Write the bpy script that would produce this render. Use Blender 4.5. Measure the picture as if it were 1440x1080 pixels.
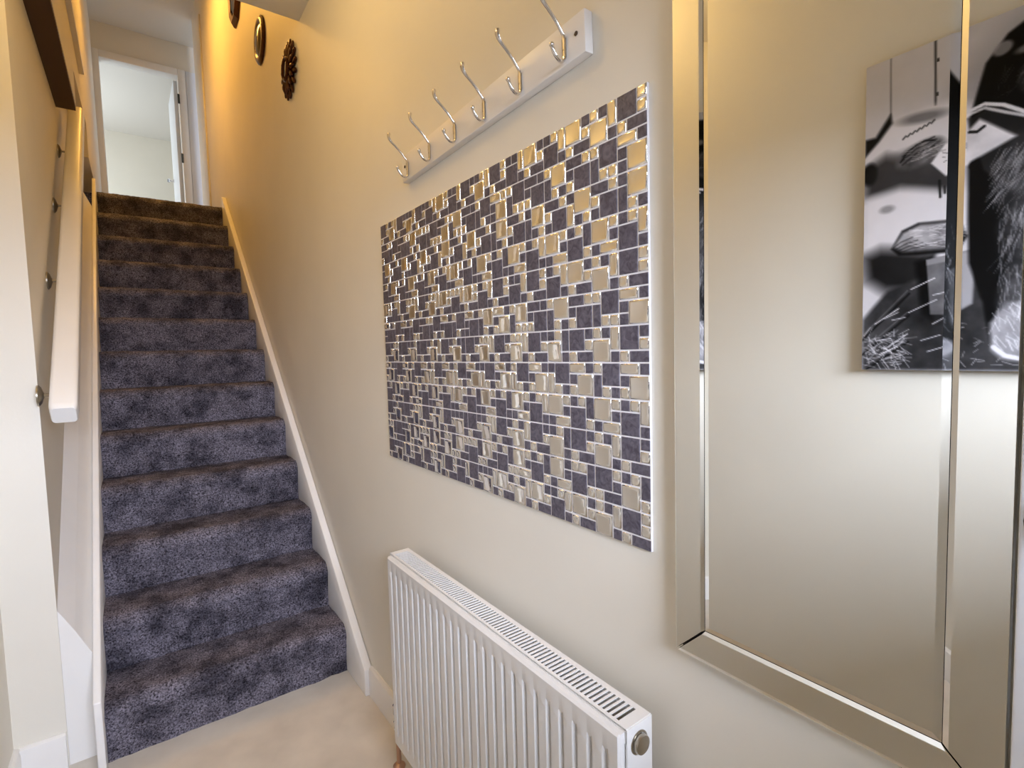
import bpy, bmesh, math, random
import numpy as np
from mathutils import Vector, Matrix

scene = bpy.context.scene
COL = scene.collection
for o in list(bpy.data.objects):
    bpy.data.objects.remove(o)
PI = math.pi

# ------------------------------------------------------------------ camera
cd = bpy.data.cameras.new('camera')
cam = bpy.data.objects.new('camera', cd)
COL.objects.link(cam)
_r = Vector((.806, -.591, -.027))
_f = Vector((.589, .806, -.064))
yaw, pit, rol = math.radians(36.167), math.radians(-3.654), math.radians(-1.534)
_f = Vector((math.sin(yaw) * math.cos(pit), math.cos(yaw) * math.cos(pit), math.sin(pit)))
_r0 = Vector((math.cos(yaw), -math.sin(yaw), 0))
_u0 = _r0.cross(_f)
_r = _r0 * math.cos(rol) + _u0 * math.sin(rol)
_u = -_r0 * math.sin(rol) + _u0 * math.cos(rol)
M = Matrix((( _r.x, _u.x, -_f.x, -.6907), (_r.y, _u.y, -_f.y, 0.0), (_r.z, _u.z, -_f.z, 1.3456), (0, 0, 0, 1)))
cam.matrix_world = M
cd.sensor_width = 36.0
cd.lens = 723.33 / 1440 * 36
cd.clip_start = .01
scene.camera = cam

# ------------------------------------------------------------------ world, light, exposure
w = bpy.data.worlds.new('world')
scene.world = w
w.use_nodes = True
w.node_tree.nodes['Background'].inputs[0].default_value = (.75, .86, 1, 1)
w.node_tree.nodes['Background'].inputs[1].default_value = .3

scene.view_settings.view_transform = 'Standard'
scene.view_settings.look = 'None'
scene.view_settings.gamma = 1.0
scene.view_settings.use_curve_mapping = False
scene.view_settings.exposure = 0.42


def area_light(name, loc, target, sx, sy, power, col):
    l = bpy.data.lights.new(name, 'AREA')
    l.shape = 'RECTANGLE'
    l.size, l.size_y = sx, sy
    l.energy = power
    l.color = col
    o = bpy.data.objects.new(name, l)
    COL.objects.link(o)
    o.location = loc
    d = Vector(target) - Vector(loc)
    o.rotation_euler = d.to_track_quat('-Z', 'Y').to_euler()
    return o


def point_light(name, loc, power, col, rad=.06):
    l = bpy.data.lights.new(name, 'POINT')
    l.energy = power
    l.color = col
    l.shadow_soft_size = rad
    o = bpy.data.objects.new(name, l)
    COL.objects.link(o)
    o.location = loc
    return o


DAY = (.74, .81, 1.0)
WARM = (1.0, .60, .20)
area_light('daylight_front', (.10, -3.0, 2.4), (.10, 0, 2.1), 4.4, 1.5, 1020, DAY)
point_light('hall_bulb', (-.66, 1.55, 2.74), 7.5, (1.0, .65, .24), .12)
area_light('stair_lamp', (-.82, 4.7, 4.35), (.0, 4.2, 3.0), .5, .5, 24, (1.0, .50, .09))
area_light('room_daylight', (-2.1, 8.7, 3.6), (1.0, 8.3, 3.5), 1.2, 1.2, 34, (.9, .96, 1.0))
area_light('landing_casing_fill', (.8, 6.7, 3.7), (.0, 7.0, 3.6), .3, 1.0, 1.5, (.88, .92, 1.0))  # added cool fill for the landing casing; no side room is modelled



# ------------------------------------------------------------------ materials
def lin(c):
    return tuple(((v / 255) / 12.92 if v / 255 <= .04045 else ((v / 255 + .055) / 1.055) ** 2.4) for v in c)


def mat(name, col, rough=.5, metal=0.0, noise=0.0, nscale=20.0, bump=0.0, bscale=200.0, spec=.5, sheen=0.0, coat=0.0):
    m = bpy.data.materials.new(name)
    m.use_nodes = True
    nt = m.node_tree
    b = nt.nodes['Principled BSDF']
    c = lin(col)
    b.inputs['Base Color'].default_value = (*c, 1)
    b.inputs['Roughness'].default_value = rough
    b.inputs['Metallic'].default_value = metal
    b.inputs['Specular IOR Level'].default_value = spec
    if sheen:
        b.inputs['Sheen Weight'].default_value = sheen
        b.inputs['Sheen Roughness'].default_value = .4
    if coat:
        b.inputs['Coat Weight'].default_value = coat
        b.inputs['Coat Roughness'].default_value = .05
    g = nt.nodes.new('ShaderNodeNewGeometry')
    if noise:
        n = nt.nodes.new('ShaderNodeTexNoise')
        n.inputs['Scale'].default_value = nscale
        n.inputs['Detail'].default_value = 4
        nt.links.new(g.outputs['Position'], n.inputs['Vector'])
        r = nt.nodes.new('ShaderNodeValToRGB')
        r.color_ramp.elements[0].position = .3
        r.color_ramp.elements[1].position = .7
        r.color_ramp.elements[0].color = (*[v * (1 - noise) for v in c], 1)
        r.color_ramp.elements[1].color = (*[min(1, v * (1 + noise)) for v in c], 1)
        nt.links.new(n.outputs['Fac'], r.inputs['Fac'])
        nt.links.new(r.outputs['Color'], b.inputs['Base Color'])
    if bump:
        n = nt.nodes.new('ShaderNodeTexNoise')
        n.inputs['Scale'].default_value = bscale
        n.inputs['Detail'].default_value = 3
        nt.links.new(g.outputs['Position'], n.inputs['Vector'])
        bp = nt.nodes.new('ShaderNodeBump')
        bp.inputs['Strength'].default_value = bump
        bp.inputs['Distance'].default_value = .002
        nt.links.new(n.outputs['Fac'], bp.inputs['Height'])
        nt.links.new(bp.outputs['Normal'], b.inputs['Normal'])
    return m


WALL = mat('cream_wall_paint', (232, 227, 214), .55, bump=.08, bscale=120, noise=.02, nscale=3)
CEIL = mat('ceiling_paint', (232, 228, 220), .7, bump=.1, bscale=90)
GLOSS = mat('white_gloss_paint', (240, 238, 234), .3, noise=.015, nscale=8)
RADW = mat('radiator_enamel', (226, 224, 220), .28)
RACKW = mat('rack_white_paint', (238, 234, 228), .4)
FLOOR = mat('beige_floor_vinyl', (216, 209, 197), .5, noise=.12, nscale=5.5, bump=.1, bscale=60)
CHROME = mat('chrome', (225, 222, 220), .08, 1.0)
STEEL = mat('satin_steel', (175, 168, 155), .3, 1.0)
BRASS = mat('brass', (190, 140, 90), .3, 1.0)
COPPER = mat('copper', (196, 160, 138), .4, 1.0)
BRONZE = mat('dark_bronze', (70, 34, 18), .28, .6, noise=.3, nscale=60)
MIRROR = mat('mirror_glass', (246, 247, 243), .0, 1.0)
DARKGLASS = mat('dark_mirror_glass', (62, 52, 44), .03, 1.0)
BACK = mat('mirror_backing', (60, 55, 50), .6)
GROUT = mat('pale_grout', (240, 238, 238), .6)
HOLE = mat('dark_screw', (60, 50, 48), .5, .4)
DARK = mat('radiator_inside', (70, 68, 72), .6)
DOORW = mat('door_white_paint', (226, 230, 236), .35)
KNOB = mat('dark_metal_knob', (70, 72, 70), .3, .9)
CANVAS_EDGE = mat('canvas_edge', (60, 55, 66), .7)

# slate tiles: per-object shade, faint veins
SLATE = bpy.data.materials.new('slate_tile')
SLATE.use_nodes = True
nt = SLATE.node_tree
b = nt.nodes['Principled BSDF']
g = nt.nodes.new('ShaderNodeNewGeometry')
n = nt.nodes.new('ShaderNodeTexNoise')
n.inputs['Scale'].default_value = 70
n.inputs['Detail'].default_value = 5
n.inputs['Distortion'].default_value = 1.5
nt.links.new(g.outputs['Position'], n.inputs['Vector'])
r = nt.nodes.new('ShaderNodeValToRGB')
r.color_ramp.elements[0].position = .32
r.color_ramp.elements[0].color = (*lin((66, 62, 74)), 1)
r.color_ramp.elements[1].position = .72
r.color_ramp.elements[1].color = (*lin((112, 107, 118)), 1)
nt.links.new(n.outputs['Fac'], r.inputs['Fac'])
nt.links.new(r.outputs['Color'], b.inputs['Base Color'])
b.inputs['Roughness'].default_value = .38
MTILE = mat('mirror_tile_glass', (246, 245, 243), .03, 1.0, bump=.12, bscale=55)

# carpet
CARPET = bpy.data.materials.new('charcoal_carpet')
CARPET.use_nodes = True
nt = CARPET.node_tree
b = nt.nodes['Principled BSDF']
g = nt.nodes.new('ShaderNodeNewGeometry')
n1 = nt.nodes.new('ShaderNodeTexNoise')
n1.inputs['Scale'].default_value = 170
n1.inputs['Detail'].default_value = 4
n1.inputs['Roughness'].default_value = .7
n2 = nt.nodes.new('ShaderNodeTexNoise')
n2.inputs['Scale'].default_value = 9
n2.inputs['Detail'].default_value = 5
n2.inputs['Roughness'].default_value = .65
for q in (n1, n2):
    nt.links.new(g.outputs['Position'], q.inputs['Vector'])
r1 = nt.nodes.new('ShaderNodeValToRGB')
r1.color_ramp.elements[0].position = .36
r1.color_ramp.elements[0].color = (.010, .008, .011, 1)
r1.color_ramp.elements[1].position = .68
r1.color_ramp.elements[1].color = (.40, .37, .45, 1)
nt.links.new(n1.outputs['Fac'], r1.inputs['Fac'])
r2 = nt.nodes.new('ShaderNodeValToRGB')
r2.color_ramp.elements[0].position = .38
r2.color_ramp.elements[0].color = (.34, .34, .36, 1)
r2.color_ramp.elements[1].position = .6
r2.color_ramp.elements[1].color = (1, 1, 1, 1)
nt.links.new(n2.outputs['Fac'], r2.inputs['Fac'])
mx = nt.nodes.new('ShaderNodeMix')
mx.data_type = 'RGBA'
mx.blend_type = 'MULTIPLY'
mx.inputs[0].default_value = 1
nt.links.new(r1.outputs['Color'], mx.inputs[6])
nt.links.new(r2.outputs['Color'], mx.inputs[7])
nt.links.new(mx.outputs[2], b.inputs['Base Color'])
b.inputs['Roughness'].default_value = .95
b.inputs['Specular IOR Level'].default_value = .1
bp = nt.nodes.new('ShaderNodeBump')
bp.inputs['Strength'].default_value = .9
bp.inputs['Distance'].default_value = .006
nt.links.new(n1.outputs['Fac'], bp.inputs['Height'])
nt.links.new(bp.outputs['Normal'], b.inputs['Normal'])


# ------------------------------------------------------------------ mesh helpers
class MB:
    def __init__(s):
        s.v, s.f = [], []

    def add(s, vs, fs):
        n = len(s.v)
        s.v += [tuple(p) for p in vs]
        s.f += [tuple(i + n for i in f) for f in fs]
        return s

    def box(s, x0, x1, y0, y1, z0, z1):
        vs = [(x, y, z) for x in (x0, x1) for y in (y0, y1) for z in (z0, z1)]
        return s.add(vs, [(0, 1, 3, 2), (4, 6, 7, 5), (0, 4, 5, 1), (2, 3, 7, 6), (0, 2, 6, 4), (1, 5, 7, 3)])

    def prism(s, poly, axis, a0, a1):
        n = len(poly)
        def P(p, a):
            if axis == 'x': return (a, p[0], p[1])
            if axis == 'y': return (p[0], a, p[1])
            return (p[0], p[1], a)
        vs = [P(p, a0) for p in poly] + [P(p, a1) for p in poly]
        fs = [(i, (i + 1) % n, n + (i + 1) % n, n + i) for i in range(n)]
        fs += [tuple(range(n))[::-1], tuple(range(n, 2 * n))]
        return s.add(vs, fs)

    def loft(s, rings, cap=True):
        n = len(rings[0])
        vs = [p for r in rings for p in r]
        fs = []
        for k in range(len(rings) - 1):
            for i in range(n):
                fs.append((k * n + i, k * n + (i + 1) % n, (k + 1) * n + (i + 1) % n, (k + 1) * n + i))
        if cap:
            fs += [tuple(range(n))[::-1], tuple((len(rings) - 1) * n + i for i in range(n))]
        return s.add(vs, fs)

    def tube(s, pts, rad, n=10):
        pts = [Vector(p) for p in pts]
        if not hasattr(rad, '__len__'):
            rad = [rad] * len(pts)
        rings = []
        up = None
        for i, p in enumerate(pts):
            t = (pts[min(i + 1, len(pts) - 1)] - pts[max(i - 1, 0)]).normalized()
            if up is None:
                up = Vector((0, 0, 1)) if abs(t.z) < .9 else Vector((0, 1, 0))
            a = t.cross(up).normalized()
            up = a.cross(t).normalized()
            rings.append([p + (a * math.cos(2 * PI * k / n) + up * math.sin(2 * PI * k / n)) * rad[i] for k in range(n)])
        return s.loft(rings)

    def lathe(s, prof, origin, axis, n=24):
        o = Vector(origin)
        ax = Vector(axis).normalized()
        a = ax.orthogonal().normalized()
        c = ax.cross(a)
        rings = [[o + ax * h + (a * math.cos(2 * PI * k / n) + c * math.sin(2 * PI * k / n)) * max(rr, 1e-5) for k in range(n)] for rr, h in prof]
        return s.loft(rings)

    def mesh(s, name, smooth=False, angle=None):
        me = bpy.data.meshes.new(name)
        me.from_pydata(s.v, [], s.f)
        bm = bmesh.new()
        bm.from_mesh(me)
        bmesh.ops.recalc_face_normals(bm, faces=bm.faces)
        bm.to_mesh(me)
        bm.free()
        if smooth:
            for p in me.polygons:
                p.use_smooth = True
            if angle:
                me.set_sharp_from_angle(angle=math.radians(angle))
        return me

    def obj(s, name, m, parent=None, smooth=False, angle=None, bevel=0.0, seg=2):
        me = s.mesh(name, smooth, angle)
        me.materials.append(m)
        o = bpy.data.objects.new(name, me)
        COL.objects.link(o)
        if parent is not None:
            o.parent = parent
        if bevel:
            bm = bmesh.new()
            bm.from_mesh(me)
            es = [e for e in bm.edges if len(e.link_faces) == 2 and e.calc_face_angle() > .35]
            bmesh.ops.bevel(bm, geom=es, offset=bevel, segments=seg, affect='EDGES', profile=.5)
            bm.to_mesh(me)
            bm.free()
            for p in me.polygons:
                p.use_smooth = True
            me.set_sharp_from_angle(angle=math.radians(38))
        return o


def thing(name, label, cat, group=None):
    o = bpy.data.objects.new(name, None)
    o.empty_display_size = .05
    COL.objects.link(o)
    return tag(o, label, cat, group)


def tag(o, label, cat, group=None):
    o['label'] = label
    o['category'] = cat
    if group:
        o['group'] = group
    return o


def struct(o, label=None, cat=None):
    o['kind'] = 'structure'
    if label:
        o['label'] = label
    if cat:
        o['category'] = cat
    return o


def S(name, mb, m, label, cat, **k):
    return struct(mb.obj(name, m, **k), label, cat)


G, Z0 = .2281, .2
Y0 = 2.1376
def nose(y): return Z0 * (1 + (y - Y0) / G)

# ------------------------------------------------------------------ the setting
FRONT = -.75
S('floor', MB().box(-1.2, .1, FRONT - .1, 2.6, -.1, 0), FLOOR, 'pale beige mottled hall floor at the foot of the stairs', 'floor')
S('wall_right', MB().box(0, .12, FRONT - .1, 6.45, -.1, 5.1), WALL, 'long cream painted wall carrying the mosaic, rack and mirror', 'wall')
S('wall_left', MB().box(-1.25, -1.075, FRONT - .1, 2.22, 0, 2.86), WALL, 'cream hall wall on the left, seen mostly in the mirror', 'wall')
S('wall_stairwell', MB().box(-1.25, -.945, 2.22, 4.72, 0, 5.1), WALL, 'cream wall beside the stairs behind the handrail', 'wall')
# upper wall overhangs the stairwell wall: its underside is the dark soffit
mb = MB()
mb.prism([(2.3, 2.71), (3.65, 2.71), (3.65, 2.90), (4.62, 2.98), (4.62, 2.75), (7.0, 2.75), (7.0, 5.1), (2.3, 5.1)], 'x', -.95, -.862)
S('wall_upper', mb, WALL, 'overhanging upper wall with a shadowed underside above the handrail', 'wall')
S('trim_soffit_shade', MB().box(-.945, -.864, 2.3, 3.648, 2.690, 2.709), mat('soffit_shade_brown', (74, 48, 30), .6), 'dark brown board standing in for shade under the overhanging upper wall', 'board')  # added board; its dark brown stands in for shade under the overhang
S('trim_ledge', MB().box(-.862, -.838, 2.3, 4.22, 3.13, 3.17), GLOSS, 'narrow painted ledge along the overhanging upper wall', 'ledge')
S('wall_left_landing', MB().box(-1.1, -.95, 4.72, 7.0, 2.5, 5.1), WALL, 'cream landing wall left of the upstairs doorway', 'wall')
# front wall behind the camera; added window opening sized to shape the daylight
mb = MB().box(-1.25, -.97, FRONT - .1, FRONT, 0, 3).box(-.07, .0, FRONT - .1, FRONT, 0, 3).box(-.97, -.07, FRONT - .1, FRONT, 1.88, 3).box(-.97, -.07, FRONT - .1, FRONT, 0, 1.41)
S('wall_front', mb, WALL, 'front wall behind the viewer with an added window opening that shapes the daylight', 'wall')
S('ceiling', MB().box(-1.1, 0, FRONT - .1, 2.507, 2.862, 2.95), CEIL, 'hall ceiling ending where the stairwell opens upward', 'ceiling')
S('wall_header', MB().box(-.862, 0, 2.40, 2.507, 2.95, 5.1), WALL, 'wall above the ceiling edge facing the stairwell', 'wall')
S('ceiling_landing', MB().box(-1.1, .9, 2.4, 7.0, 4.885, 5.0), CEIL, 'ceiling over the upstairs landing', 'ceiling')
S('floor_landing', MB().box(-1.1, .9, Y0 + 12 * G + .03, 11, 2.45, 2.585), CARPET, 'carpeted landing floor at the top of the stairs', 'floor')
# far wall with the doorway
DX0, DX1, DZ = -.812, -.108, 4.53
mb = MB().box(-1.1, DX0, 7.0, 7.1, 2.5, 5.1).box(DX1, .9, 7.0, 7.1, 2.5, 5.1).box(DX0, DX1, 7.0, 7.1, DZ, 5.1)
S('wall_back', mb, WALL, 'wall around the white upstairs doorway', 'wall')
mb = MB().box(DX0 - .07, DX0 + .006, 6.98, 7.115, 2.585, DZ + .07).box(DX1 - .006, DX1 + .07, 6.98, 7.115, 2.585, DZ + .07).box(DX0 + .006, DX1 - .006, 6.98, 7.115, DZ - .006, DZ + .07)
S('trim_door', mb, GLOSS, 'white architrave around the upstairs doorway', 'architrave', bevel=.006)
S('trim_landing', MB().box(-.034, .07, 6.985, 7.0, 2.585, 4.6), DOORW, 'pale casing right of the upstairs doorway', 'casing', bevel=.004)
S('trim_landing_strip', MB().box(-.012, 0, 5.78, 5.86, 2.585, 4.6), WALL, 'narrow upright strip on the wall near the top of the stairs', 'strip', bevel=.003)
S('wall_landing_right', MB().box(.9, 1.0, 6.35, 7.0, 2.5, 5.1), WALL, 'short wall beyond the right-hand landing corner', 'wall')
# room beyond
S('wall_bedroom', MB().box(-2.2, 1.2, 9.95, 10.05, 2.5, 5.0), WALL, 'pale wall of the room seen through the upstairs doorway', 'wall')
S('wall_bedroom_left', MB().box(-2.3, -2.2, 7.1, 10.05, 2.5, 5.0), WALL, 'left wall of the room behind the upstairs doorway', 'wall')
S('wall_bedroom_right', MB().box(1.2, 1.3, 7.1, 10.05, 2.5, 5.0), WALL, 'right wall of the room behind the upstairs doorway', 'wall')
S('ceiling_bedroom', MB().box(-2.3, 1.3, 7.1, 10.05, 4.82, 5.0), CEIL, 'pale ceiling of the room seen through the upstairs doorway', 'ceiling')
# upstairs door leaf standing open into the room
th = math.radians(84)
leaf = MB().box(0, .69, 0, .04, 0, 1.93)
for zz in (.25, 1.05):
    leaf.box(.1, .59, -.004, .0, zz, zz + .65)
d = S('door_1', leaf, DOORW, 'white upstairs door standing open into the bright room', 'door', bevel=.003)
d.location = (DX1 - .002, 7.125, 2.595)
d.rotation_euler = (0, 0, th + .12)
k = MB().lathe([(.024, 0), (.024, .006), (.01, .01), (.01, .035), (.024, .045), (.028, .058), (.02, .07), (.004, .074)], (.63, .04, .98), (0, 1, 0))
k.obj('knob', CHROME, d, smooth=True, angle=40)
for zz in (4.27, 3.62, 2.85):
    h = MB().box(DX1 - .018, DX1 + .002, 6.972, 6.98, zz - .05, zz + .05).tube([(DX1 - .012, 6.972, zz - .05), (DX1 - .012, 6.972, zz + .05)], .007)
    hh = h.obj('hinge', KNOB)
    hh.parent = bpy.data.objects['trim_door']

# front door leaf, open against the right wall
leaf = MB().box(-.062, -.024, -.68, .0985, .01, 2.0)
leaf.box(-.066, -.062, -.58, -.02, .2, .85).box(-.066, -.062, -.58, -.02, 1.25, 1.85)
d2 = S('door_2', leaf, DOORW, 'white front door swung open against the wall, at the right edge of the view', 'door', bevel=.003)
k = MB().lathe([(.022, 0), (.022, .006), (.011, .009), (.011, .02), (.022, .028), (.024, .036), (.018, .044), (.004, .047)], (-.062, .066, 1.192), (-1, 0, 0))
k.obj('knob', KNOB, d2, smooth=True, angle=40)['label'] = 'dark round metal door knob'

# skirtings
def skirt_poly(t, h): return [(0, 0), (-t, 0), (-t, h - .02), (-t * .8, h - .006), (-t * .35, h), (0, h)]
S('baseboard_right', MB().prism(skirt_poly(.018, .115), 'y', .1, 1.934), GLOSS, 'white skirting along the foot of the right wall', 'skirting', smooth=True, angle=30)
mb = MB().prism([(-1.075 - p[0], p[1]) for p in skirt_poly(.018, .12)], 'y', FRONT, 2.22)
mb.prism([(2.22 + p[0], p[1]) for p in skirt_poly(.018, .12)], 'x', -1.06, -.948)
S('baseboard_left', mb, GLOSS, 'white skirting turning the corner at the foot of the left wall', 'skirting', smooth=True, angle=30)

# ------------------------------------------------------------------ staircase
st = thing('staircase', 'straight staircase in dark charcoal shaggy carpet with white side strings', 'stairs')
rng = np.random.default_rng(4)
# profile of one step: riser, rounded nosing, tread
prof = []
R_ = .046
OV = .014
for t in np.linspace(0, 1, 26):
    prof.append((OV * (1 - t ** 3) , (Z0 - R_) * t))
for a in np.linspace(0, PI / 2, 16)[1:]:
    prof.append((R_ * (1 - math.cos(a)), Z0 - R_ + R_ * math.sin(a)))
for t in np.linspace(0, 1, 32)[1:]:
    prof.append((R_ + (G + OV - R_ + .018) * t, Z0))
NX = 150
xs = np.linspace(-.842, -.033, NX)
def smooth_noise(shape, k):
    a = rng.standard_normal(shape)
    for ax in (0, 1):
        for _ in range(k):
            a = (np.roll(a, 1, ax) + a * 2 + np.roll(a, -1, ax)) / 4
    return a / (np.abs(a).max() + 1e-9)
npf = len(prof)
pr = np.array(prof)
tan = np.gradient(pr, axis=0)
nrm = np.stack([-tan[:, 1], tan[:, 0]], 1)
nrm /= np.linalg.norm(nrm, axis=1, keepdims=True)
disp = .0035 * smooth_noise((npf, NX), 1) + .005 * smooth_noise((npf, NX), 30)
sv, sf = [], []
for j in range(npf):
    for i in range(NX):
        dd = disp[j, i]
        sv.append((xs[i], pr[j, 0] + nrm[j, 0] * dd, pr[j, 1] + nrm[j, 1] * dd))
for j in range(npf - 1):
    for i in range(NX - 1):
        a = j * NX + i
        sf.append((a, a + 1, a + NX + 1, a + NX))
# ends, underside and back close the step into a solid
nb = len(sv)
sv += [(xs[0], G + OV + .018, .0), (xs[-1], G + OV + .018, .0)]
sf.append(tuple([j * NX for j in range(npf)] + [nb]))
sf.append(tuple([nb + 1] + [j * NX + NX - 1 for j in range(npf)][::-1]))
sf.append(tuple([(npf - 1) * NX + i for i in range(NX)][::-1][:1] + [(npf - 1) * NX] + [nb, nb + 1]))
sf.append((0, nb, nb + 1, NX - 1))
sm = bpy.data.meshes.new('step')
sm.from_pydata(sv, [], sf)
for p in sm.polygons:
    p.use_smooth = len(p.vertices) == 4
sm.materials.append(CARPET)
for k in range(13):
    o = bpy.data.objects.new('step', sm)
    COL.objects.link(o)
    o.parent = st
    o.location = (0, Y0 + k * G, k * Z0)
# strings
yb, ye = 1.932, 4.89
h = .066
poly = [(yb, 0), (yb, .105), (ye, nose(ye) + h), (ye, nose(ye) - .35), (2.45, 0)]
MB().prism(poly, 'x', -.034, -.002).obj('right_string', GLOSS, st, bevel=.004)['label'] = 'white sloping string board against the right wall'
yb2 = 2.075
poly = [(yb2, 0), (yb2, nose(yb2) + .11), (ye, nose(ye) + .075), (ye, nose(ye) - .35), (2.45, 0)]
MB().prism(poly, 'x', -.863, -.841).obj('left_string', GLOSS, st, bevel=.004)['label'] = 'white sloping string board on the left'
# boxed casing between left string and wall, top slopes down to the string
ya, yz = 2.221, 4.56
ring = lambda y: [(-.9446, y, max(0, nose(y) - .5)), (-.9446, y, nose(y) + .26), (-.905, y, nose(y) + .18), (-.8635, y, nose(y) + .085), (-.8635, y, max(0, nose(y) - .5))]
rr = [ring(y) for y in np.linspace(ya, yz, 14)]
MB().loft(rr).obj('string_casing', GLOSS, st)['label'] = 'white boxed casing between the string and the wall'

# handrail
hr = thing('handrail', 'white wooden handrail on small metal brackets along the left stair wall', 'handrail')
sl = math.atan2(Z0, G)
ca, sa = math.cos(sl), math.sin(sl)
prof = []
for cx_, cz_, a0 in ((.022, .024, 0), (-.022, .024, 90), (-.022, -.024, 180), (.022, -.024, 270)):
    for a in range(0, 91, 18):
        t = math.radians(a0 + a)
        prof.append((cx_ + .013 * math.cos(t), cz_ + .013 * math.sin(t)))
def rail_ring(y, sc=1.0):
    z = nose(y) + 1.0
    return [(-.878 + a * sc, y - bb * sc * sa, z + bb * sc * ca) for a, bb in prof]
MB().loft([rail_ring(2.118, .86), rail_ring(2.124, .95), rail_ring(2.134, 1)] + [rail_ring(y) for y in np.linspace(2.2, 3.95, 6)]).obj('rail', GLOSS, hr, smooth=True, angle=35)
for y in (2.20, 2.68, 3.13, 3.56):
    z = nose(y) + .99
    br = MB().lathe([(.034, 0), (.034, .004), (.026, .010), (.012, .014), (.008, .016)], (-.945, y, z), (1, 0, 0), 20)
    br.tube([(-.932, y, z), (-.916, y, z), (-.905, y, z + .006)], .005, 8)
    br.obj('bracket', STEEL, hr, smooth=True, angle=40)

# ------------------------------------------------------------------ radiator
rad = thing('radiator', 'white panel radiator with vertical ribs and slotted top on the right wall', 'radiator')
RY0, RY1, RZ0, RZ1, RXF = .532, 1.452, .15, .738, -.113
pitch, ribs = .0358, []
yy = .562
ribs = [.562 + pitch * i for i in range(25)]
ys = [RY0, RY0 + .003]
for c in ribs:
    ys += [c - .0075, c - .0062, c - .0040, c + .0040, c + .0062, c + .0075]
ys += [RY1 - .003, RY1]
zs = [RZ0, RZ0 + .004, RZ0 + .035, RZ0 + .05, RZ0 + .058, RZ1 - .058, RZ1 - .05, RZ1 - .037, RZ1 - .004, RZ1]
def depth(y, z):
    d = 0
    for c in ribs:
        u = abs(y - c)
        if u < .0074:
            d = 1 if u < .0045 else (.12 if u < .007 else 0)
            break
    e = 0
    if RZ0 + .057 < z < RZ1 - .057: e = 1
    elif RZ0 + .049 < z < RZ1 - .049: e = .75
    return -.008 * d * e
fv, ff = [], []
for z in zs:
    for y in ys:
        ed = .004 if (y in (RY0, RY1) or z in (RZ0, RZ1)) else 0
        fv.append((RXF + ed + -depth(y, z), y, z))
ny = len(ys)
for j in range(len(zs) - 1):
    for i in range(ny - 1):
        a = j * ny + i
        ff.append((a, a + 1, a + ny + 1, a + ny))
mb = MB().add(fv, ff)
# folded-back rim gives the sheet its thickness
per = [(RXF + .004, RY0, RZ0), (RXF + .004, RY1, RZ0), (RXF + .004, RY1, RZ1), (RXF + .004, RY0, RZ1)]
bk = [(RXF + .018, p[1], p[2]) for p in per]
mb.add(per + bk, [(0, 1, 5, 4), (1, 2, 6, 5), (2, 3, 7, 6), (3, 0, 4, 7), (4, 5, 6, 7)])
mb.obj('front_panel', RADW, rad, smooth=True, angle=28)
# slotted grille
GX0, GX1, GZ = -.100, -.040, .745
mb = MB()
mb.box(GX0, -.0935, RY0 - .004, RY1 + .006, GZ - .0016, GZ)
mb.box(-.0515, GX1, RY0 - .004, RY1 + .006, GZ - .0016, GZ)
mb.box(-.0935, -.0515, RY0 - .004, .549, GZ - .0016, GZ)
mb.box(-.0935, -.0515, 1.436, RY1 + .006, GZ - .0016, GZ)
sp = .01075
for i in range(82):
    y = .5495 + sp * i
    mb.box(-.0935, -.0515, y + .0064, y + sp, GZ - .0016, GZ)
# turned-down front and back lips
mb.box(GX0, GX0 + .003, RY0 - .004, RY1 + .006, GZ - .025, GZ - .004)
mb.box(GX1 - .003, GX1, RY0 - .004, RY1 + .006, GZ - .05, GZ - .004)
mb.obj('top_grille', RADW, rad)['label'] = 'slotted top grille'
for y0, y1 in ((RY0 - .006, RY0 - .003), (RY1 + .005, RY1 + .008)):
    MB().box(GX0, GX1, y0, y1, RZ0 + .01, GZ - .001).obj('side_panel', RADW, rad)
mb = MB()
pts = []
for i in range(60):
    pts.append((-.09 if (i // 2) % 2 else -.055, RY0 + .02 + i * .0148))
for a, c in zip(pts[:-1], pts[1:]):
    mb.add([(a[0], a[1], .2), (c[0], c[1], .2), (c[0], c[1], .64), (a[0], a[1], .64)], [(0, 1, 2, 3)])
mb.obj('convector_fins', DARK, rad)
MB().box(-.045, -.042, RY0, RY1, RZ0, .73).obj('back_panel', RADW, rad)
mb = MB()
for y in (.75, 1.25):
    mb.box(-.043, -.001, y - .015, y + .015, .25, .65)
mb.obj('wall_bracket', RADW, rad)
mb = MB().lathe([(.0195, .006), (.0195, -.001), (.0165, -.002), (.0165, .002)], (-.072, RY0 - .006, .712), (0, 1, 0), 28)
mb.obj('plug_socket', STEEL, rad, smooth=True, angle=40)
mb = MB().lathe([(.0155, -.002), (.0160, -.006), (.0150, -.0095), (.010, -.0112), (.001, -.0116)], (-.072, RY0 - .006, .712), (0, 1, 0), 28)
mb.obj('end_plug', STEEL, rad, smooth=True, angle=40)['label'] = 'round steel end plug'
# valve and pipe at the far bottom corner
mb = MB().tube([(-.07, 1.53, 0), (-.07, 1.53, .10), (-.07, 1.53, .17)], .0075, 12)
mb.lathe([(.020, 0), (.020, .004), (.012, .012), (.0078, .014)], (-.07, 1.53, 0.0), (0, 0, 1))
mb.obj('pipe', COPPER, rad, smooth=True, angle=40)['label'] = 'copper pipe rising from the floor'
mb = MB().lathe([(.013, 0), (.013, .02), (.011, .022), (.011, .045), (.014, .047), (.014, .075), (.009, .08)], (-.07, 1.53, .135), (0, 0, 1))
mb.tube([(-.07, 1.53, .165), (-.07, 1.50, .165), (-.07, 1.455, .165)], [.010, .010, .012], 12)
mb.obj('valve', CHROME, rad, smooth=True, angle=40)

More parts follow.
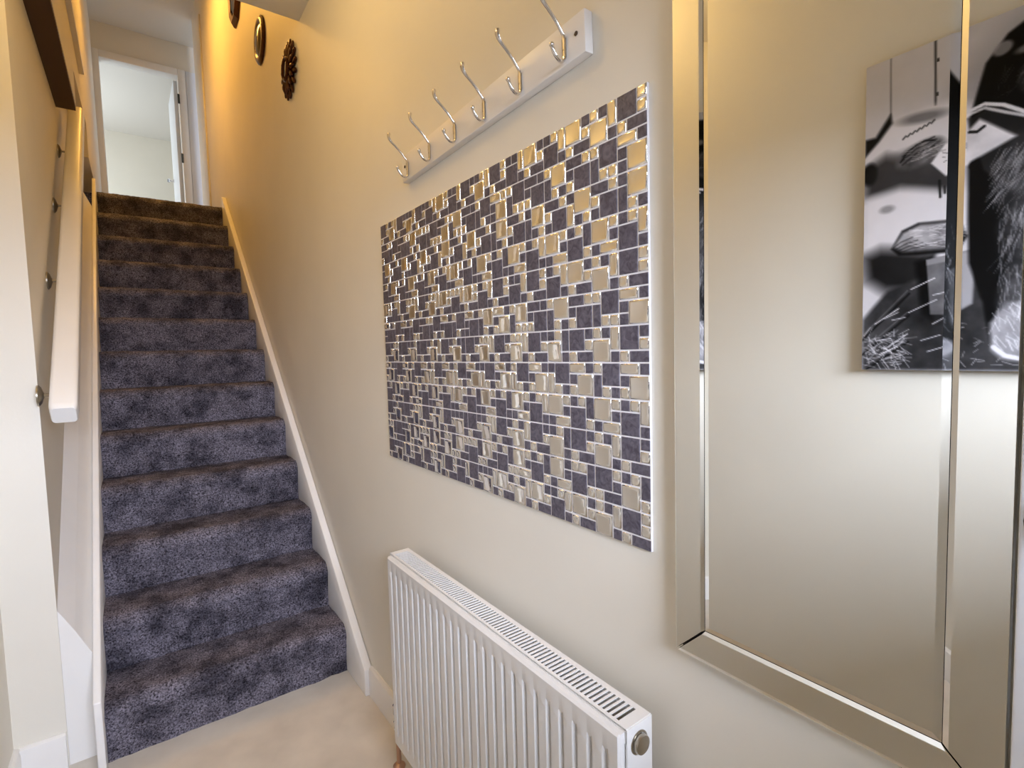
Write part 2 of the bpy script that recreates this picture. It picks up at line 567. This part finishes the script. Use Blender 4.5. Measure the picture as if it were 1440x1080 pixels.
# ------------------------------------------------------------------ mosaic panel
mo = thing('mosaic_panel', 'mosaic of dark slate and mirrored tiles on the cream wall between rack and radiator', 'mosaic')
MY0, MY1, MZ0, MZ1 = .5503, 1.6537, .999, 1.7701
NU, NV = 51, 36
UY, UZ = (MY1 - MY0) / NU, (MZ1 - MZ0) / NV
MB().box(-.0050, -.0002, MY0 + .001, MY1 - .001, MZ0 + .001, MZ1 - .001).obj('grout_backing', GROUT, mo)
rd = random.Random(11)
# the sheet is laid in columns three units wide, with two alternating layouts: (row, column, width, height)
LAY_A = [(0,0,2,2),(0,2,1,1),(1,2,1,1),(2,0,1,1),(2,1,2,1),(3,0,2,1),(3,2,1,1),(4,0,1,1),(4,1,2,2),(5,0,1,1),(6,0,1,1),(6,1,2,2),
         (7,0,1,2),(8,1,1,1),(8,2,1,1),(9,0,1,1),(9,1,1,1),(9,2,1,2),(10,0,2,2),(11,2,1,1),(12,0,2,2),(12,2,1,1),(13,2,1,1),(14,0,1,1),
         (14,1,2,1),(15,0,2,1),(15,2,1,1),(16,0,1,1),(16,1,2,2),(17,0,1,1),(18,0,2,2),(18,2,1,1),(19,2,1,1),(20,0,1,1),(20,1,2,1),(21,0,2,1),
         (21,2,1,1),(22,0,1,1),(22,1,2,2),(23,0,1,1),(24,0,1,1),(24,1,1,1),(24,2,1,2),(25,0,2,2),(26,2,1,1),(27,0,2,2),(27,2,1,1),(28,2,1,1),
         (29,0,1,1),(29,1,2,1),(30,0,1,1),(30,1,1,1),(30,2,1,2),(31,0,2,2),(32,2,1,1),(33,0,2,2),(33,2,1,1),(34,2,1,1),(35,0,1,1),(35,1,2,1)]
LAY_B = [(0,0,1,1),(0,1,1,1),(0,2,1,2),(1,0,2,2),(2,2,1,1),(3,0,1,1),(3,1,2,2),(4,0,1,2),(5,1,1,1),(5,2,1,1),(6,0,2,1),(6,2,1,1),
         (7,0,1,1),(7,1,2,2),(8,0,1,1),(9,0,2,2),(9,2,1,1),(10,2,1,1),(11,0,1,1),(11,1,2,1),(12,0,1,1),(12,1,1,1),(12,2,1,2),(13,0,2,2),
         (14,2,1,1),(15,0,1,1),(15,1,2,2),(16,0,1,2),(17,1,1,1),(17,2,1,1),(18,0,1,1),(18,1,1,1),(18,2,1,2),(19,0,2,2),(20,2,1,1),(21,0,1,1),
         (21,1,2,2),(22,0,1,2),(23,1,1,1),(23,2,1,1),(24,0,2,2),(24,2,1,1),(25,2,1,1),(26,0,1,1),(26,1,2,1),(27,0,1,1),(27,1,1,1),(27,2,1,2),
         (28,0,2,2),(29,2,1,1),(30,0,2,2),(30,2,1,1),(31,2,1,1),(32,0,1,1),(32,1,2,1),(33,0,1,1),(33,1,1,1),(33,2,1,2),(34,0,2,2),(35,2,1,1)]
STRIPS = ['SMMMSMSSMSSMSMSSMMSSSMMMSMSSMSSSMMSMSSMMSMMSSSSMMSSMSMMSMMMS',
          'MSMMSMSSMMSMMSSMMSSMMSMMSMSSMMMSMMSMSSMSMMSSMMSMMSSMSMSMSMMS',
          'MSMMSSMSSMSMMSMSMSSMMSMMSSMSSMSSMMSMSSMMSMSSMSSMMSMMSSMMSMMS',
          'SMMSSMMSMSSMMSSMMSSMSMMSSMMSMSSMSMSSSMMSMMSSMSMSMSMSSSMSMMSS']
tiles = []
for i in range(NU // 3):
    lay = LAY_B if i % 2 else LAY_A
    a_, b_ = STRIPS[i % 2], STRIPS[i % 2 + 2]
    code = STRIPS[i] if i < 4 else [rd.choice((p_, q_)) for p_, q_ in zip(a_, b_)]
    for (v, u, a, c), k_ in zip(lay, code):
        tiles.append((NU - 3 * (i + 1) + u, v, a, c, k_ == 'M'))
GAP = .0015
tile_mesh = {}
def tile_geo(a, c, mir):
    ly, lz = a * UY / 2 - GAP, c * UZ / 2 - GAP
    if mir:   # pillow-edged glass: steep edge, rolled border, faintly dished centre
        rings = []
        for ins, x in ((0, -.003), (0, -.0056), (.0008, -.0066), (.0028, -.0076), (.0044, -.0070), (.0058, -.0068)):
            rings.append([(x, -ly + ins, -lz + ins), (x, ly - ins, -lz + ins), (x, ly - ins, lz - ins), (x, -ly + ins, lz - ins)])
    else:
        rings = []
        for ins, x in ((0, -.003), (0, -.0057), (.0006, -.0063)):
            rings.append([(x, -ly + ins, -lz + ins), (x, ly - ins, -lz + ins), (x, ly - ins, lz - ins), (x, -ly + ins, lz - ins)])
    return rings
def tile_mesh_get(a, c, mir):
    k = (a, c, mir)
    if k not in tile_mesh:
        me = MB().loft(tile_geo(a, c, mir)).mesh('mirror_tile' if mir else 'slate_tile')
        me.materials.append(MTILE if mir else SLATE)
        if mir:
            for p in me.polygons: p.use_smooth = True
            me.set_sharp_from_angle(angle=math.radians(50))
        tile_mesh[k] = me
    return tile_mesh[k]
def tile_size(t):   # apparent size from the hall: area over squared distance
    yc, zc = MY0 + (NU - t[0] - t[2] / 2) * UY, 1.35
    return t[2] * t[3] / (yc * yc + .47) ** 1.5
rest = {True: MB(), False: MB()}
for mir in (True, False):
    L = sorted([t for t in tiles if t[4] == mir], key=tile_size, reverse=True)
    for i, (u, v, a, c, _) in enumerate(L):
        # u counted from the far (left) end, v from the top
        yc = MY1 - (u + a / 2) * UY
        zc = MZ1 - (v + c / 2) * UZ
        ty, tz = rd.gauss(0, .018), rd.gauss(0, .018)
        if i < 300:
            o = bpy.data.objects.new('mirror_tile' if mir else 'slate_tile', tile_mesh_get(a, c, mir))
            COL.objects.link(o)
            o.parent = mo
            o.location = (0, yc, zc)
            if mir:
                o.rotation_euler = (0, ty, tz)
        else:
            Rm = Matrix.Rotation(tz, 3, 'Z') @ Matrix.Rotation(ty, 3, 'Y') if mir else Matrix.Identity(3)
            rest[mir].loft([[Rm @ Vector(p) + Vector((0, yc, zc)) for p in r] for r in tile_geo(a, c, mir)])
o = rest[True].obj('small_mirror_tiles', MTILE, mo, smooth=True, angle=50)
o['kind'] = 'stuff'
o = rest[False].obj('small_slate_tiles', SLATE, mo)
o['kind'] = 'stuff'

# ------------------------------------------------------------------ coat rack
rk = thing('coat_rack', 'white wooden wall rack with six chrome double coat hooks above the mosaic', 'coat rack')
RK0, RK1 = .672, 1.438
RZB, RH = 1.868, .075
tilt = -.024
rk.location = (0, RK0, RZB)
rk.rotation_euler = (tilt, 0, 0)
L_ = RK1 - RK0
MB().box(-.02, 0, 0, L_, 0, RH).obj('board', RACKW, rk, bevel=.0025)
hook_pts_up = [(-.0225, 0, .012), (-.0225, 0, .030), (-.0225, 0, .050), (-.026, 0, .056), (-.040, 0, .072), (-.056, 0, .086), (-.066, 0, .094), (-.073, 0, .102), (-.0755, 0, .110), (-.074, 0, .116)]
hook_pts_dn = [(-.0225, 0, .046), (-.0225, 0, .025), (-.0225, 0, .015), (-.024, 0, .008), (-.029, 0, .004), (-.036, 0, .005), (-.044, 0, .011), (-.050, 0, .020), (-.0525, 0, .027)]
def smooth_path(p, n=4):
    p = [Vector(q) for q in p]
    out = []
    for i in range(len(p) - 1):
        a, b_, c, d_ = p[max(i - 1, 0)], p[i], p[i + 1], p[min(i + 2, len(p) - 1)]
        for k in range(n):
            t = k / n
            out.append(.5 * ((2 * b_) + (c - a) * t + (2 * a - 5 * b_ + 4 * c - d_) * t * t + (-a + 3 * b_ - 3 * c + d_) * t ** 3))
    out.append(p[-1])
    return out
def strap(mb, path, wf, tf, n=10):
    """flattened bar along a path in the xz plane: w across (y), t through"""
    rings = []
    for i, p in enumerate(path):
        t = (path[min(i + 1, len(path) - 1)] - path[max(i - 1, 0)]).normalized()
        nn = Vector((0, 1, 0)).cross(t)
        f_ = i / (len(path) - 1)
        w, th_ = wf(f_), tf(f_)
        rings.append([p + Vector((0, 1, 0)) * (w * math.cos(2 * PI * k / n)) + nn * (th_ * math.sin(2 * PI * k / n)) for k in range(n)])
    mb.loft(rings)
hm = MB()
strap(hm, smooth_path(hook_pts_up), lambda f: .0062 - .0032 * math.sin(min(1, f * 1.15) * PI) * .9 + (.0006 if f > .95 else 0), lambda f: .0026 + .0012 * max(0, f - .8) * 5)
strap(hm, smooth_path(hook_pts_dn), lambda f: .0064 - .003 * f, lambda f: .0026 + .0014 * max(0, f - .75) * 4)
def ball(mb, c, r):
    mb.lathe([(r * math.sin(PI * i / 8), -r * math.cos(PI * i / 8)) for i in range(9)], c, (0, 0, 1), 12)
ball(hm, (-.074, 0, .115), .0050)
ball(hm, (-.0525, 0, .027), .0048)
hmesh = hm.mesh('hook', True, 60)
hmesh.materials.append(CHROME)
for y in (.724, .858, .993, 1.125, 1.260, 1.398):
    o = bpy.data.objects.new('hook', hmesh)
    COL.objects.link(o)
    o.parent = rk
    o.location = (0, y - RK0, 0)
for y in (.022, L_ - .02):
    MB().lathe([(.0042, 0), (.0042, .0012), (.002, .0016)], (-.0197, y, RH * .55), (-1, 0, 0), 12).obj('screw', HOLE, rk)

# ------------------------------------------------------------------ wall mirror
wm = thing('wall_mirror', 'tall rectangular mirror with a wide mirrored border, hung on the right wall beside the mosaic', 'mirror')
Y_L, Y_R, ZB, ZT = .4935, .1065, .863, 2.06
FW, BV, XF, XB = .051, .0055, -.020, -.004
MB().box(XB - .002, 0, Y_R + .004, Y_L - .004, ZB + .004, ZT - .004).obj('backing', BACK, wm)
def strip(outer, inner):
    """flat mirror strip between an outer and an inner edge line, bevelled on both long edges and mitred"""
    (o0, o1), (i0, i1) = outer, inner
    o0, o1, i0, i1 = [Vector((0, *p)) for p in (o0, o1, i0, i1)]
    def lerp(a, b_, d):
        return a + (b_ - a).normalized() * d
    dd = BV * 1.414
    q = []
    A = [o0, o1, i1, i0]
    x = lambda v, xx: (xx, v.y, v.z)
    to0, ti0 = lerp(o0, i0, .003), lerp(i0, o0, dd)
    to1, ti1 = lerp(o1, i1, .003), lerp(i1, o1, dd)
    e = .0012
    along = (o1 - o0).normalized()
    vs = [x(o0 + along * e, XB), x(o1 - along * e, XB), x(i1 - along * e, XB), x(i0 + along * e, XB),
          x(o0 + along * e, XF + .0016), x(o1 - along * e, XF + .0016), x(i1 - along * e, XF + .0022), x(i0 + along * e, XF + .0022),
          x(to0 + along * 2 * e, XF), x(to1 - along * 2 * e, XF), x(ti1 - along * 2 * e, XF), x(ti0 + along * 2 * e, XF)]
    fs = [(0, 1, 2, 3), (0, 1, 5, 4), (1, 2, 6, 5), (2, 3, 7, 6), (3, 0, 4, 7), (4, 5, 9, 8), (5, 6, 10, 9), (6, 7, 11, 10), (7, 4, 8, 11), (8, 9, 10, 11)]
    return MB().add(vs, fs)
O = [(Y_L, ZB), (Y_R, ZB), (Y_R, ZT), (Y_L, ZT)]
I = [(Y_L - FW, ZB + FW), (Y_R + FW, ZB + FW), (Y_R + FW, ZT - FW), (Y_L - FW, ZT - FW)]
for i in range(4):
    j = (i + 1) % 4
    strip((O[i], O[j]), (I[i], I[j])).obj('frame_strip', MIRROR, wm)
# centre glass with its own bevelled border, set just behind the strips
c0, c1, d0, d1 = Y_L - FW - .0008, Y_R + FW + .0008, ZB + FW + .0008, ZT - FW - .0008
rings = [[(xx, c0 - i_, d0 + i_), (xx, c1 + i_, d0 + i_), (xx, c1 + i_, d1 - i_), (xx, c0 - i_, d1 - i_)] for xx, i_ in ((XB, 0), (XF + .0026, 0), (XF + .0008, .0075))]
MB().loft(rings).obj('centre_glass', MIRROR, wm)

# ------------------------------------------------------------------ small decorative mirrors up the stair wall
def round_mirror(name, y, z, r, label):
    t = thing(name, label, 'wall decoration', 'bronze mirrors climbing the stair wall')
    t.location = (0, y, z)
    ring = [(r * .62, .008), (r * .66, .014), (r * .78, .020), (r * .90, .018), (r, .008), (r, 0), (r * .6, 0)]
    MB().lathe([(a, h_) for a, h_ in ring] + [ring[0]], (0, 0, 0), (-1, 0, 0), 40).obj('frame', BRONZE, t, smooth=True, angle=40)
    MB().lathe([(r * .66, .006), (r * .66, .013), (r * .5, .022), (r * .25, .027), (r * .001, .029)], (0, 0, 0), (-1, 0, 0), 40).obj('glass', DARKGLASS, t, smooth=True, angle=20)
    return t
def petal(mb, L0, L1, wd, x0, ang):
    c, s_ = math.cos(ang), math.sin(ang)
    rings = []
    for f_, wv, hv in ((0, .7, .4), (.35, 1, .9), (.75, .95, 1), (.95, .6, .6), (1, .25, .3)):
        rr = L0 + (L1 - L0) * f_
        ring = []
        for k in range(8):
            a = 2 * PI * k / 8
            tv = wd * wv * math.cos(a)
            xv = x0 - .008 * hv * math.sin(a) - .008
            ring.append((xv, rr * c - tv * s_, rr * s_ + tv * c))
        rings.append(ring)
    mb.loft(rings)
t = thing('sunburst_mirror', 'dark bronze sunburst mirror with petal rim, lowest on the stair wall', 'wall decoration', 'bronze mirrors climbing the stair wall')
t.location = (0, 2.682, 2.722)
pm = MB()
petal(pm, .05, .132, .0125, 0, 0)
pme = pm.mesh('petal', True, 60)
pme.materials.append(BRONZE)
pm2 = MB()
petal(pm2, .04, .108, .012, -.010, 0)
pme2 = pm2.mesh('petal', True, 60)
pme2.materials.append(BRONZE)
for k in range(16):
    for me_, off in ((pme, 0), (pme2, PI / 16)):
        o = bpy.data.objects.new('petal', me_)
        COL.objects.link(o)
        o.parent = t
        o.rotation_euler = (2 * PI * k / 16 + off, 0, 0)
MB().lathe([(.052, .008), (.056, .026), (.048, .034), (.042, .028), (.042, .01)], (0, 0, 0), (-1, 0, 0), 32).obj('ring', BRONZE, t, smooth=True, angle=40)
MB().lathe([(.045, 0.004), (.045, .024), (.03, .028), (.001, .029)], (0, 0, 0), (-1, 0, 0), 32).obj('glass', DARKGLASS, t, smooth=True, angle=20)
round_mirror('round_mirror', 3.283, 3.152, .125, 'dark bronze framed round mirror, middle one on the stair wall')
# third one: octagonal, cut by the top of the picture
t = thing('octagonal_mirror', 'dark bronze faceted mirror cut by the top edge, highest on the stair wall', 'wall decoration', 'bronze mirrors climbing the stair wall')
t.location = (0, 3.95, 3.735)
r = .165
def oct_ring(rad_, x): return [(x, rad_ * math.cos(PI / 8 + PI / 4 * k), rad_ * math.sin(PI / 8 + PI / 4 * k)) for k in range(8)]
MB().loft([oct_ring(r, 0), oct_ring(r, -.012), oct_ring(r * .85, -.03), oct_ring(r * .62, -.024), oct_ring(r * .6, 0)]).obj('frame', BRONZE, t)
MB().loft([oct_ring(r * .62, -.004), oct_ring(r * .62, -.018), oct_ring(r * .5, -.022)]).obj('glass', DARKGLASS, t)

# ------------------------------------------------------------------ canvas print (seen in the mirror)
#CANVAS
cv = thing('canvas_print', 'black and white canvas print of a seated ape, reflected in the tall mirror', 'picture')
SZ = .845
CY, CZ, CX = .605, 2.11, -1.05
MB().box(-1.073, CX - .0004, CY - SZ, CY, CZ - SZ, CZ).obj('stretcher', CANVAS_EDGE, cv)
N = 330
ss, tt = np.meshgrid(np.linspace(0, 1, N), np.linspace(0, 1, N))     # s: from the canvas's right-hand edge, t: from its top
img = np.ones((N, N)) * .78
rg = np.random.default_rng(5)
def fbm(sc, seed):
    r_ = np.random.default_rng(seed)
    out = np.zeros((N, N))
    amp = 1.0
    for o_ in range(4):
        m_ = int(sc * 2 ** o_) + 2
        g_ = r_.random((m_, m_))
        yy_, xx_ = tt * (m_ - 1.001), ss * (m_ - 1.001)
        y0, x0 = yy_.astype(int), xx_.astype(int)
        fy, fx = yy_ - y0, xx_ - x0
        out += amp * (g_[y0, x0] * (1 - fy) * (1 - fx) + g_[y0, x0 + 1] * (1 - fy) * fx + g_[y0 + 1, x0] * fy * (1 - fx) + g_[y0 + 1, x0 + 1] * fy * fx)
        amp *= .5
    return out / 1.875 - .5
def blend(mask, val):
    global img
    img = img * (1 - mask) + val * mask
def poly_mask(pts, soft=.006):
    inside = np.zeros((N, N), bool)
    dist = np.full((N, N), 9.0)
    n_ = len(pts)
    for i in range(n_):
        (x1, y1), (x2, y2) = pts[i], pts[(i + 1) % n_]
        cond = ((y1 > tt) != (y2 > tt))
        with np.errstate(divide='ignore', invalid='ignore'):
            xi = (x2 - x1) * (tt - y1) / (y2 - y1 + 1e-12) + x1
        inside ^= cond & (ss < xi)
        dist = np.minimum(dist, seg_dist(x1, y1, x2, y2))
    sd = np.where(inside, dist, -dist)
    return np.clip(sd / soft + .5, 0, 1)
def seg_dist(x1, y1, x2, y2):
    dx, dy = x2 - x1, y2 - y1
    u_ = np.clip(((ss - x1) * dx + (tt - y1) * dy) / (dx * dx + dy * dy + 1e-12), 0, 1)
    return np.hypot(ss - x1 - u_ * dx, tt - y1 - u_ * dy)
def stroke(pts, wd, val, alpha=1.0, soft=.004):
    d_ = np.full((N, N), 9.0)
    for (a, c) in zip(pts[:-1], pts[1:]):
        d_ = np.minimum(d_, seg_dist(*a, *c))
    blend(alpha * np.clip((wd - d_) / soft + .5, 0, 1), val)
def ell(cx_, cy_, rx, ry, val, soft=.3, alpha=1.0, rot=0):
    c, s_ = math.cos(rot), math.sin(rot)
    a = ((ss - cx_) * c + (tt - cy_) * s_) / rx
    b_ = (-(ss - cx_) * s_ + (tt - cy_) * c) / ry
    blend(alpha * np.clip((1 - np.hypot(a, b_)) / soft + .5, 0, 1), val)
def clump(x0, y0, x1, y1, n_, ang, ln, val, jit=.3, wd=.0015, alpha=.7):
    for _ in range(n_):
        x, y = rg.uniform(x0, x1), rg.uniform(y0, y1)
        a = ang + rg.normal(0, jit)
        l_ = ln * rg.uniform(.5, 1.2)
        stroke([(x, y), (x + l_ * math.cos(a), y + l_ * math.sin(a))], wd, min(1, max(0, val + rg.normal(0, .08))), alpha, .003)
F1, F2 = fbm(5, 1), fbm(24, 2)
img += .06 * F1
blend(.4 * np.clip(1 - np.abs(tt - .05) / .5, 0, 1), .72)
stroke([(.068, 0), (.071, .2)], .0022, .5)
stroke([(.182, 0), (.186, .19)], .0028, .3)
for y in (.06, .16):
    ell(.19, y, .004, .006, .3)
# soft grey behind the ape
blend(poly_mask([(.24, .17), (.34, .05), (.4, 0), (.45, .4), (.26, .4)], .12) * .6, .5)
# table cloth and papers
blend(poly_mask([(0, .27), (.08, .2), (.22, .19), (.30, .24), (.30, .36), (.14, .34), (0, .33)], .03), .82)
blend(poly_mask([(0, .235), (.03, .235), (.07, .175), (.075, .205), (.04, .25), (0, .29)], .012), .12)
ell(.155, .215, .06, .016, .42, .9, .8, .1)
for i in range(7):
    stroke([(.105 + i * .012, .265 - i * .004), (.112 + i * .012, .258 - i * .004)], .0022, .2)
blend(poly_mask([(.005, .33), (.06, .30), (.14, .345), (.24, .36), (.24, .47), (.12, .43), (0, .43)], .04), .28 + .15 * F1)
ell(.015, .35, .022, .035, .1, .5)
# left hand
ell(.13, .36, .10, .05, .3 + .2 * F1, .9, .8)
ell(.15, .325, .062, .037, .40 + .45 * F2, .35, 1, -.35)
for o_ in (-.016, -.004, .010):
    stroke([(.105, .335 + o_), (.14, .31 + o_), (.185, .30 + o_)], .0022, .18, .8)
stroke([(.10, .335), (.118, .308), (.16, .288), (.19, .295)], .0025, .12, .9)
clump(.11, .3, .2, .35, 40, -.3, .025, .75, .25, .001, .5)
# white sheet
blend(poly_mask([(.178, .362), (.212, .315), (.36, .30), (.37, .35), (.27, .39), (.215, .41)], .006), .88)
stroke([(.268, .352), (.262, .33)], .003, .3, .6)
clump(.2, .33, .3, .37, 14, .2, .012, .35, .3, .001, .8)
# pale board below
blend(poly_mask([(0, .43), (.10, .415), (.22, .455), (.27, .47), (.27, .57), (.15, .60), (0, .61)], .035), .84)
ell(.065, .475, .02, .012, .5, .8, .7)
stroke([(.2, .42), (.203, .47)], .003, .15)
stroke([(.213, .44), (.214, .46)], .003, .2)
# shadow under the foot, floor
blend(poly_mask([(0, .62), (.05, .60), (.18, .63), (.2, .75), (.06, .74), (.01, .70)], .05), .17 + .12 * F1)
blend(poly_mask([(0, .83), (.07, .74), (.15, .71), (.2, .68), (1, .66), (1, 1), (0, 1)], .015), .25 + .25 * F1 + .12 * F2)
for y in (0, .05, .11):
    stroke([(0, .9 + y), (.13, .755 + y * 1.4)], .003, .1, .9)
    stroke([(0, .885 + y), (.125, .745 + y * 1.4)], .0012, .55, .6)
blend(poly_mask([(.145, .66), (.19, .64), (.19, .84), (.165, .82)], .02), .07)
# left foot
blend(poly_mask([(.078, .606), (.107, .552), (.15, .536), (.19, .54), (.25, .545), (.27, .60), (.25, .642), (.15, .636), (.10, .63)], .008), .12)
blend(poly_mask([(.083, .60), (.11, .56), (.155, .542), (.25, .55), (.26, .60), (.235, .63), (.15, .625), (.11, .62)], .012), .60 + .45 * F2 - .5 * np.clip(tt - .585, 0, .06) * 10 * .6)
for o_ in (0, .014, .027, .04):
    stroke([(.085 + o_ * .5, .602 + o_ * .45), (.105 + o_ * .8, .588 + o_ * .6), (.135 + o_, .578 + o_ * .8)], .0014, .16, .75)
clump(.12, .55, .25, .62, 60, .05, .03, .85, .3, .001, .55)
# bucket
blend(poly_mask([(.172, .655), (.29, .64), (.285, .80), (.24, .83), (.185, .825)], .005), .42 + .2 * F2)
blend(poly_mask([(.172, .655), (.29, .64), (.29, .66), (.174, .672)], .004), .55)
blend(poly_mask([(.255, .65), (.29, .645), (.285, .80), (.26, .815)], .01), .62)
# straw
clump(.0, .88, .12, .985, 110, .2, .03, .85, .9, .0009, .6)
clump(.03, .74, .2, .95, 12, -.35, .07, .85, .2, .0012, .9)
clump(.22, .85, .99, .985, 170, .1, .025, .75, .8, .0009, .6)
# ape: body, head, arm, legs
blend(poly_mask([(.268, .26), (.30, .12), (.345, .06), (.40, .03), (.60, .02), (.80, .1), (.92, .3), (.95, .62), (.80, .7), (.42, .72), (.36, .66), (.32, .55), (.30, .45), (.27, .4)], .01), .06 + .05 * F1)
blend(poly_mask([(.268, .40), (.29, .37), (.45, .36), (.47, .7), (.40, .95), (.33, .93), (.31, .80), (.275, .68), (.27, .55)], .012), .05)
ell(.50, .18, .17, .16, .07, .1)
ell(.335, .095, .022, .018, .6, .5, .8, -.5)
ell(.39, .115, .03, .012, .55, .7, .7, -.1)
ell(.44, .20, .07, .055, .25 + .2 * F2, .3)
ell(.52, .15, .02, .012, .02, .4)
ell(.58, .15, .02, .012, .02, .4)
ell(.55, .22, .075, .05, .33 + .2 * F2, .3)
stroke([(.50, .235), (.55, .25), (.60, .235)], .004, .05)
clump(.32, .17, .42, .23, 40, -.9, .04, .35, .3, .001, .4)
# newspaper edge held across the chest
blend(poly_mask([(.262, .26), (.30, .25), (.345, .245), (.40, .30), (.62, .31), (.70, .29), (.72, .52), (.42, .55), (.3, .42)], .01) * .85, .22 + .1 * F1)
stroke([(.255, .243), (.30, .232), (.34, .25), (.39, .29), (.5, .31), (.7, .29)], .005, .82)
stroke([(.255, .252), (.30, .243), (.345, .272), (.40, .305)], .004, .88, .8)
blend(poly_mask([(.26, .30), (.29, .27), (.37, .345), (.30, .375), (.262, .39)], .01), .80 + .15 * F2)
stroke([(.268, .30), (.285, .305), (.30, .295)], .004, .15)
ell(.40, .43, .06, .10, .34 + .3 * F2, .9, .8, .5)
clump(.33, .36, .45, .50, 150, 2.1, .05, .62, .18, .0008, .5)
ell(.385, .60, .045, .12, .34 + .3 * F2, .9, .8)
clump(.34, .52, .45, .72, 150, 1.7, .045, .62, .2, .0008, .5)
ell(.375, .80, .035, .08, .40 + .3 * F2, .9, .8)
clump(.34, .72, .42, .88, 90, 1.4, .035, .6, .25, .0008, .5)
blend(poly_mask([(.325, .86), (.36, .80), (.42, .81), (.46, .88), (.46, .95), (.40, .975), (.35, .965), (.33, .94)], .012), .55 + .3 * F2)
stroke([(.335, .93), (.36, .955), (.42, .972)], .006, .85, .8)
clump(.33, .8, .46, .92, 90, 1.2, .035, .85, .4, .0011, .5)
# right leg and foot (outside the mirror)
blend(poly_mask([(.66, .55), (.8, .58), (.82, .85), (.86, .95), (.68, .96), (.70, .8)], .012), .09)
ell(.76, .93, .08, .035, .5 + .3 * F2, .3)
clump(.66, .55, .82, .9, 150, 1.5, .05, .5, .3, .0011, .5)
img = np.clip((img + .03 * F2 - .5) * 1.22 + .5, .01, .95)
me = bpy.data.meshes.new('print')
ii = np.arange(N * N).reshape(N, N)
verts = np.stack([np.full(N * N, CX), CY - ss.ravel() * SZ, CZ - tt.ravel() * SZ], 1)
quads = np.stack([ii[:-1, :-1], ii[1:, :-1], ii[1:, 1:], ii[:-1, 1:]], -1).reshape(-1, 4)
me.from_pydata(verts.tolist(), [], quads.tolist())
at = me.color_attributes.new('print_colour', 'FLOAT_COLOR', 'POINT')
v_ = img.ravel()
lv = np.where(v_ <= .04045, v_ / 12.92, ((v_ + .055) / 1.055) ** 2.4)
cc = np.stack([lv * .98, lv * .95, lv * 1.0, np.ones_like(lv)], 1).astype(np.float32)
at.data.foreach_set('color', cc.ravel())
PM = bpy.data.materials.new('print_ink')
PM.use_nodes = True
nt = PM.node_tree
an = nt.nodes.new('ShaderNodeAttribute')
an.attribute_name = 'print_colour'
nt.links.new(an.outputs['Color'], nt.nodes['Principled BSDF'].inputs['Base Color'])
nt.nodes['Principled BSDF'].inputs['Roughness'].default_value = .6
nt.nodes['Principled BSDF'].inputs['Specular IOR Level'].default_value = .15
me.materials.append(PM)
po = bpy.data.objects.new('print', me)
COL.objects.link(po)
po.parent = cv
